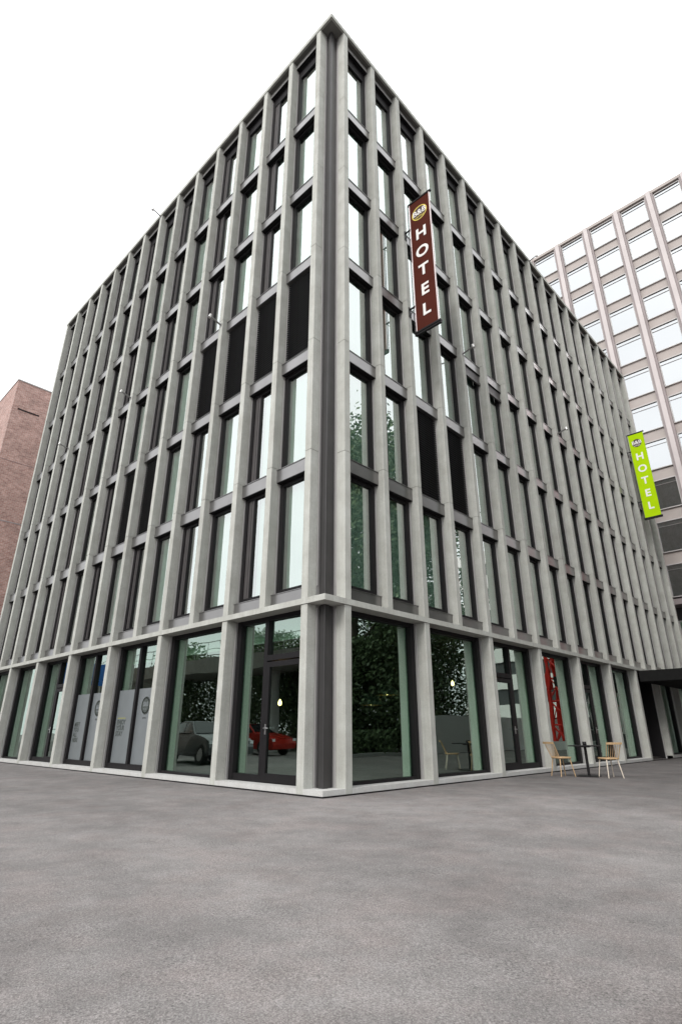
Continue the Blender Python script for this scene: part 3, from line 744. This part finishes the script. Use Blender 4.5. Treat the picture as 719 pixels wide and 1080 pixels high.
for k, (x, y, w, h, lb) in enumerate([(-18.5, 19, 4.2, 7, 'tall shrub beyond the red car and the walkway'), (-18, 25.5, 4.0, 8, 'tallest shrub beyond the elevated walkway'), (-16.5, 31.5, 3.8, 6.5, 'tall shrub nearest to the blue road sign'), (-21, 11, 4.0, 7, 'tall shrub at the near end of the side road')]):
    shrub(x, y, w, h, 15000, 40+k, lb)
# banded office
bo = empty('banded_office', (60, -33, GZ)); tag(bo, 'low office with white bands and dark ribbon windows beyond the red crane mast', 'building')
m = MB(); m.box(.3, 15, .3, 15.7, 0, 24); m.build('wall', M['towerdark'], bo)
m = MB()
for k in range(7): m.box(0, 15.3, 0, 16, 2.6+k*3.4, 4.3+k*3.4)
m.build('white_band', M['white'], bo)
# hoarding
M['board'] = simple('white_hoarding_board', (.86, .86, .86), .7)
hd = empty('site_hoarding', (16.6, -9.5, GZ)); tag(hd, 'white construction hoarding across the forecourt opposite the cafe chairs', 'hoarding')
for k in range(8):
    m = MB(); m.box(k*2.3, k*2.3+2.28, 0, .06, .02, 1.9); m.build('panel', M['board'], hd)
    m = MB(); m.box(k*2.3+1.1, k*2.3+1.2, -.5, -.002, 0, .9); m.build('prop', M['towerspan'], hd)
# crane mast
red = simple('red_crane_paint', (.75, .025, .015), .5)
cr = empty('crane_mast', (31.5, -7.9, GZ)); tag(cr, 'red lattice crane mast standing near the white hoarding', 'crane')
m = MB()
for sx in (-.65, .65):
    for sy in (-.65, .65): m.box(sx-.12, sx+.12, sy-.12, sy+.12, 0, 30)
for k in range(20):
    z = k*1.5
    for (a, b) in (((-.65, -.65), (.65, -.65)), ((.65, -.65), (.65, .65)), ((.65, .65), (-.65, .65)), ((-.65, .65), (-.65, -.65))):
        m.tube([(*a, z), (*b, z+1.5)], .06, 6); m.tube([(*a, z), (*b, z)], .05, 6)
m.build('mast_lattice', red, cr); m = MB(); m.box(-1.6, 1.6, -1.6, 1.6, 0, .5); m.build('base_block', M['sill'], cr)

# elevated walkway
ew = empty('elevated_walkway', (-14, 30, GZ)); tag(ew, 'concrete elevated walkway on round columns along the side road', 'walkway')
def arc(y): return -.0065*(y)**2
m = MB(); ys = [-26+4*k for k in range(16)]
for a, b in zip(ys[:-1], ys[1:]):
    xa, xb = arc(a), arc(b)
    m.add([(xa-2, a, 4.6), (xa+2, a, 4.6), (xb+2, b, 4.6), (xb-2, b, 4.6), (xa-2.2, a, 5.5), (xa+2.2, a, 5.5), (xb+2.2, b, 5.5), (xb-2.2, b, 5.5)], [(0,3,2,1),(4,5,6,7),(1,2,6,5),(3,0,4,7)])
m.build('deck', M['conc'], ew)
for y in (-22, -10, 2, 14, 26):
    m = MB(); m.tube([(arc(y), y, 0), (arc(y), y, 4.6)], .35, 16); m.build('column', M['sill'], ew)
for s in (-2.1, 2.1):
    m = MB()
    for a, b in zip(ys[:-1], ys[1:]):
        m.tube([(arc(a)+s, a, 6.5), (arc(b)+s, b, 6.5)], .03, 6); m.tube([(arc(a)+s, a, 6.0), (arc(b)+s, b, 6.0)], .02, 6)
        for q in range(3):
            yy = a+(b-a)*q/3; m.tube([(arc(yy)+s, yy, 5.5), (arc(yy)+s, yy, 6.5)], .02, 6)
    m.build('railing', M['metal'], ew)
# blue road sign
sg = empty('road_sign', (-6.6, 30, GZ)); tag(sg, 'plain blue road sign on two grey posts along the side road', 'sign')
m = MB(); m.box(-2.0, 2.0, -.04, .04, 3.9, 5.2); m.build('sign_panel', simple('blue_sign_sheet', (.015, .12, .42), .4), sg)
for s in (-1.6, 1.6):
    m = MB(); m.tube([(s, .09, 0), (s, .09, 5.1)], .06, 10); m.build('post', M['steel'], sg)

# parked cars (seen mirrored in the left hand shopfronts)
cglass = simple('dark_car_glass', (.01, .012, .014), .08); tyre = simple('black_tyre_rubber', (.012, .012, .012), .85); rim = simple('alloy_rim', (.45, .45, .46), .3, .8)
lampm = simple('headlight_lens', (.75, .77, .8), .12)
def car(loc, rz, paint, label):
    e = empty('parked_car', loc, rz); tag(e, label, 'car', 'cars parked along the side road')
    L_ = 2.15; Wd = .88
    prof = [(-2.12, .42), (-2.15, .70), (-2.05, .93), (-1.75, .98), (-1.35, 1.36), (-.75, 1.46), (.05, 1.44), (.80, 1.00), (1.55, .90), (2.02, .76), (2.12, .55), (2.08, .32), (1.75, .27)]
    wheelarch = [(1.72 - .35*(1-math.cos(a)), .27 + .36*math.sin(a)) for a in [k*math.pi/6 for k in range(1, 6)]]
    back = [(-1.0 - .35*(1-math.cos(a)), .27 + .36*math.sin(a)) for a in [k*math.pi/6 for k in range(0, 7)]]
    out = prof + wheelarch + [(1.02, .27), (-.98, .25)] + back + [(-1.9, .28)]
    m = MB(); n = len(out); vs = []
    for sy, k in ((-1, 1), (1, 1)):
        for x, z in out:
            inset = .0 if z < .95 else (z-.95)*.42
            vs.append((x, sy*(Wd-inset), z))
    fs = [tuple(range(n)), tuple(reversed(range(n, 2*n)))] + [(j, n+j, n+(j+1) % n, (j+1) % n) for j in range(n)]
    m.add(vs, fs); bdy = m.build('body', paint, e)
    bmx = bmesh.new(); bmx.from_mesh(bdy.data); bmesh.ops.triangulate(bmx, faces=[f for f in bmx.faces if len(f.verts) > 4]); bmesh.ops.recalc_face_normals(bmx, faces=bmx.faces); bmx.to_mesh(bdy.data); bmx.free()
    for q_ in bdy.data.polygons: q_.use_smooth = True
    md = bdy.modifiers.new('soft_edges', 'BEVEL'); md.width = .07; md.segments = 3; md.limit_method = 'ANGLE'; md.angle_limit = R(20)
    def yy(z): return Wd - (z-.95)*.42 if z > .95 else Wd
    for sy in (-1, 1):
        m = MB()
        for poly in ([(-1.5, 1.02), (-1.22, 1.33), (-.72, 1.40), (-.45, 1.40), (-.45, 1.02)], [(-.38, 1.02), (-.38, 1.40), (0, 1.385), (.62, 1.04)]):
            vs = [(x, sy*(yy(z)+.004), z) for x, z in poly] + [(x, sy*(yy(z)-.02), z) for x, z in poly]; k = len(poly)
            m.add(vs, [tuple(range(k)), tuple(reversed(range(k, 2*k)))] + [(j, (j+1) % k, k+(j+1) % k, k+j) for j in range(k)])
        m.build('side_window', cglass, e)
    for (a, b) in (((.10, 1.425), (.76, 1.03)), ((-1.38, 1.345), (-1.72, 1.01))):
        m = MB(); ox = .012 if a[0] > 0 else -.012
        vs = [(a[0]+ox, -yy(a[1])+.06, a[1]+.008), (b[0]+ox, -yy(b[1])+.06, b[1]+.008), (b[0]+ox, yy(b[1])-.06, b[1]+.008), (a[0]+ox, yy(a[1])-.06, a[1]+.008)]
        vs += [(x-ox*2, y, z-.02) for x, y, z in vs]; m.add(vs, [(0,1,2,3),(7,6,5,4),(0,4,5,1),(1,5,6,2),(2,6,7,3),(3,7,4,0)]); m.build('windscreen' if a[0] > 0 else 'rear_window', cglass, e)
    for x in (1.37, -1.35):
        for sy in (-1, 1):
            w_ = MB(); w_.tube([(x, sy*.70, .32), (x, sy*.89, .32)], .32, 20); w = w_.build('wheel', tyre, e)
            r_ = MB(); r_.tube([(x, sy*.86, .32), (x, sy*.895, .32)], .20, 16); r_.build('rim', rim, w)
    for sy in (-1, 1):
        m = MB(); m.bbox(1.86, 2.085, sy*.80-.09, sy*.80+.07 if sy > 0 else sy*.80+.09, .66, .77, c=.02); m.build('headlight', lampm, e)
    return e
car((-4.6, 11.8, GZ), R(-80), simple('grey_car_paint', (.10, .105, .11), .25, .4), 'mid grey hatchback parked on the forecourt nearest to the left facade')
car((-10.6, 16.6, GZ), R(-100), simple('red_car_paint', (.38, .02, .012), .25, .2), 'red hatchback parked further out on the side road')
car((-11.5, 25.0, GZ), R(-95), simple('dark_car_paint', (.02, .022, .026), .25, .4), 'dark grey hatchback parked beyond the red car')

# ------------------------------------------------------------------ world, sun, camera
SUN_EL, SUN_AZ = R(38), R(192)      # azimuth of the sun in the xy plane, counter-clockwise from +x
wd = bpy.data.worlds.new('World'); scene.world = wd; wd.use_nodes = True; nt = wd.node_tree; nt.nodes.clear(); L = nt.links
out = N(nt, 'ShaderNodeOutputWorld'); bg = N(nt, 'ShaderNodeBackground', Strength=.10)
sky = N(nt, 'ShaderNodeTexSky', sky_type='NISHITA', sun_disc=False); sky.sun_elevation = SUN_EL; sky.sun_rotation = R(90) - SUN_AZ; sky.air_density = 1.0; sky.dust_density = 3
tc = N(nt, 'ShaderNodeTexCoord'); nz = N(nt, 'ShaderNodeTexNoise', Scale=2.2, Detail=5.0, Roughness=.55)
mp = N(nt, 'ShaderNodeMapping'); mp.inputs['Scale'].default_value = (1, 1, 2.5); L.new(tc.outputs['Generated'], mp.inputs['Vector']); L.new(mp.outputs[0], nz.inputs['Vector'])
mr = N(nt, 'ShaderNodeMapRange'); mr.inputs['From Min'].default_value = .3; mr.inputs['From Max'].default_value = .7; mr.inputs['To Min'].default_value = .93; mr.inputs['To Max'].default_value = 1.07
L.new(nz.outputs['Fac'], mr.inputs['Value'])
sx = N(nt, 'ShaderNodeSeparateXYZ'); L.new(tc.outputs['Generated'], sx.inputs[0])      # overcast sky: brighter overhead than at the horizon
gr = N(nt, 'ShaderNodeMapRange'); gr.inputs['From Min'].default_value = 0; gr.inputs['From Max'].default_value = 1; gr.inputs['To Min'].default_value = 15.0; gr.inputs['To Max'].default_value = 20.5
L.new(sx.outputs['Z'], gr.inputs['Value']); mu = N(nt, 'ShaderNodeMath', operation='MULTIPLY'); L.new(mr.outputs['Result'], mu.inputs[0]); L.new(gr.outputs['Result'], mu.inputs[1])
vm = N(nt, 'ShaderNodeVectorMath', operation='SCALE'); vm.inputs[0].default_value = (.985, 1.0, 1.01); L.new(mu.outputs[0], vm.inputs['Scale'])
mx = N(nt, 'ShaderNodeMix', data_type='RGBA'); mx.inputs['Factor'].default_value = .92; L.new(sky.outputs[0], mx.inputs['A']); L.new(vm.outputs[0], mx.inputs['B'])
L.new(mx.outputs['Result'], bg.inputs['Color']); L.new(bg.outputs[0], out.inputs['Surface'])
sl = bpy.data.lights.new('sun', 'SUN'); sl.energy = 2.3; sl.angle = R(22); sl.color = (1, .97, .93); so = bpy.data.objects.new('sun', sl); col.objects.link(so)
sd = Vector((math.cos(SUN_EL)*math.cos(SUN_AZ), math.cos(SUN_EL)*math.sin(SUN_AZ), math.sin(SUN_EL)))
so.rotation_euler = (-sd).to_track_quat('-Z', 'Y').to_euler()

cd = bpy.data.cameras.new('camera'); co = bpy.data.objects.new('camera', cd); col.objects.link(co); scene.camera = co
cd.sensor_fit = 'VERTICAL'; cd.sensor_height = 24; cd.lens = F_PX/1080*24; cd.clip_start = .05; cd.clip_end = 2000
co.location = CAM
c_, s_ = math.cos(ROLL), math.sin(ROLL)
rx = _R0*c_ - UPV*s_; ux = _R0*s_ + UPV*c_
co.matrix_world = Matrix(((rx.x, ux.x, -FWD.x, CAM.x), (rx.y, ux.y, -FWD.y, CAM.y), (rx.z, ux.z, -FWD.z, CAM.z), (0, 0, 0, 1)))

vs_ = scene.view_settings; vs_.view_transform = 'Standard'; vs_.look = 'None'; vs_.exposure = 0; vs_.gamma = 1; vs_.use_curve_mapping = False
scene.render.engine = 'CYCLES'; cy = scene.cycles
cy.max_bounces = 8; cy.diffuse_bounces = 4; cy.glossy_bounces = 4; cy.transparent_max_bounces = 16; cy.use_denoising = True
cy.sample_clamp_indirect = 4; cy.caustics_reflective = False; cy.caustics_refractive = False
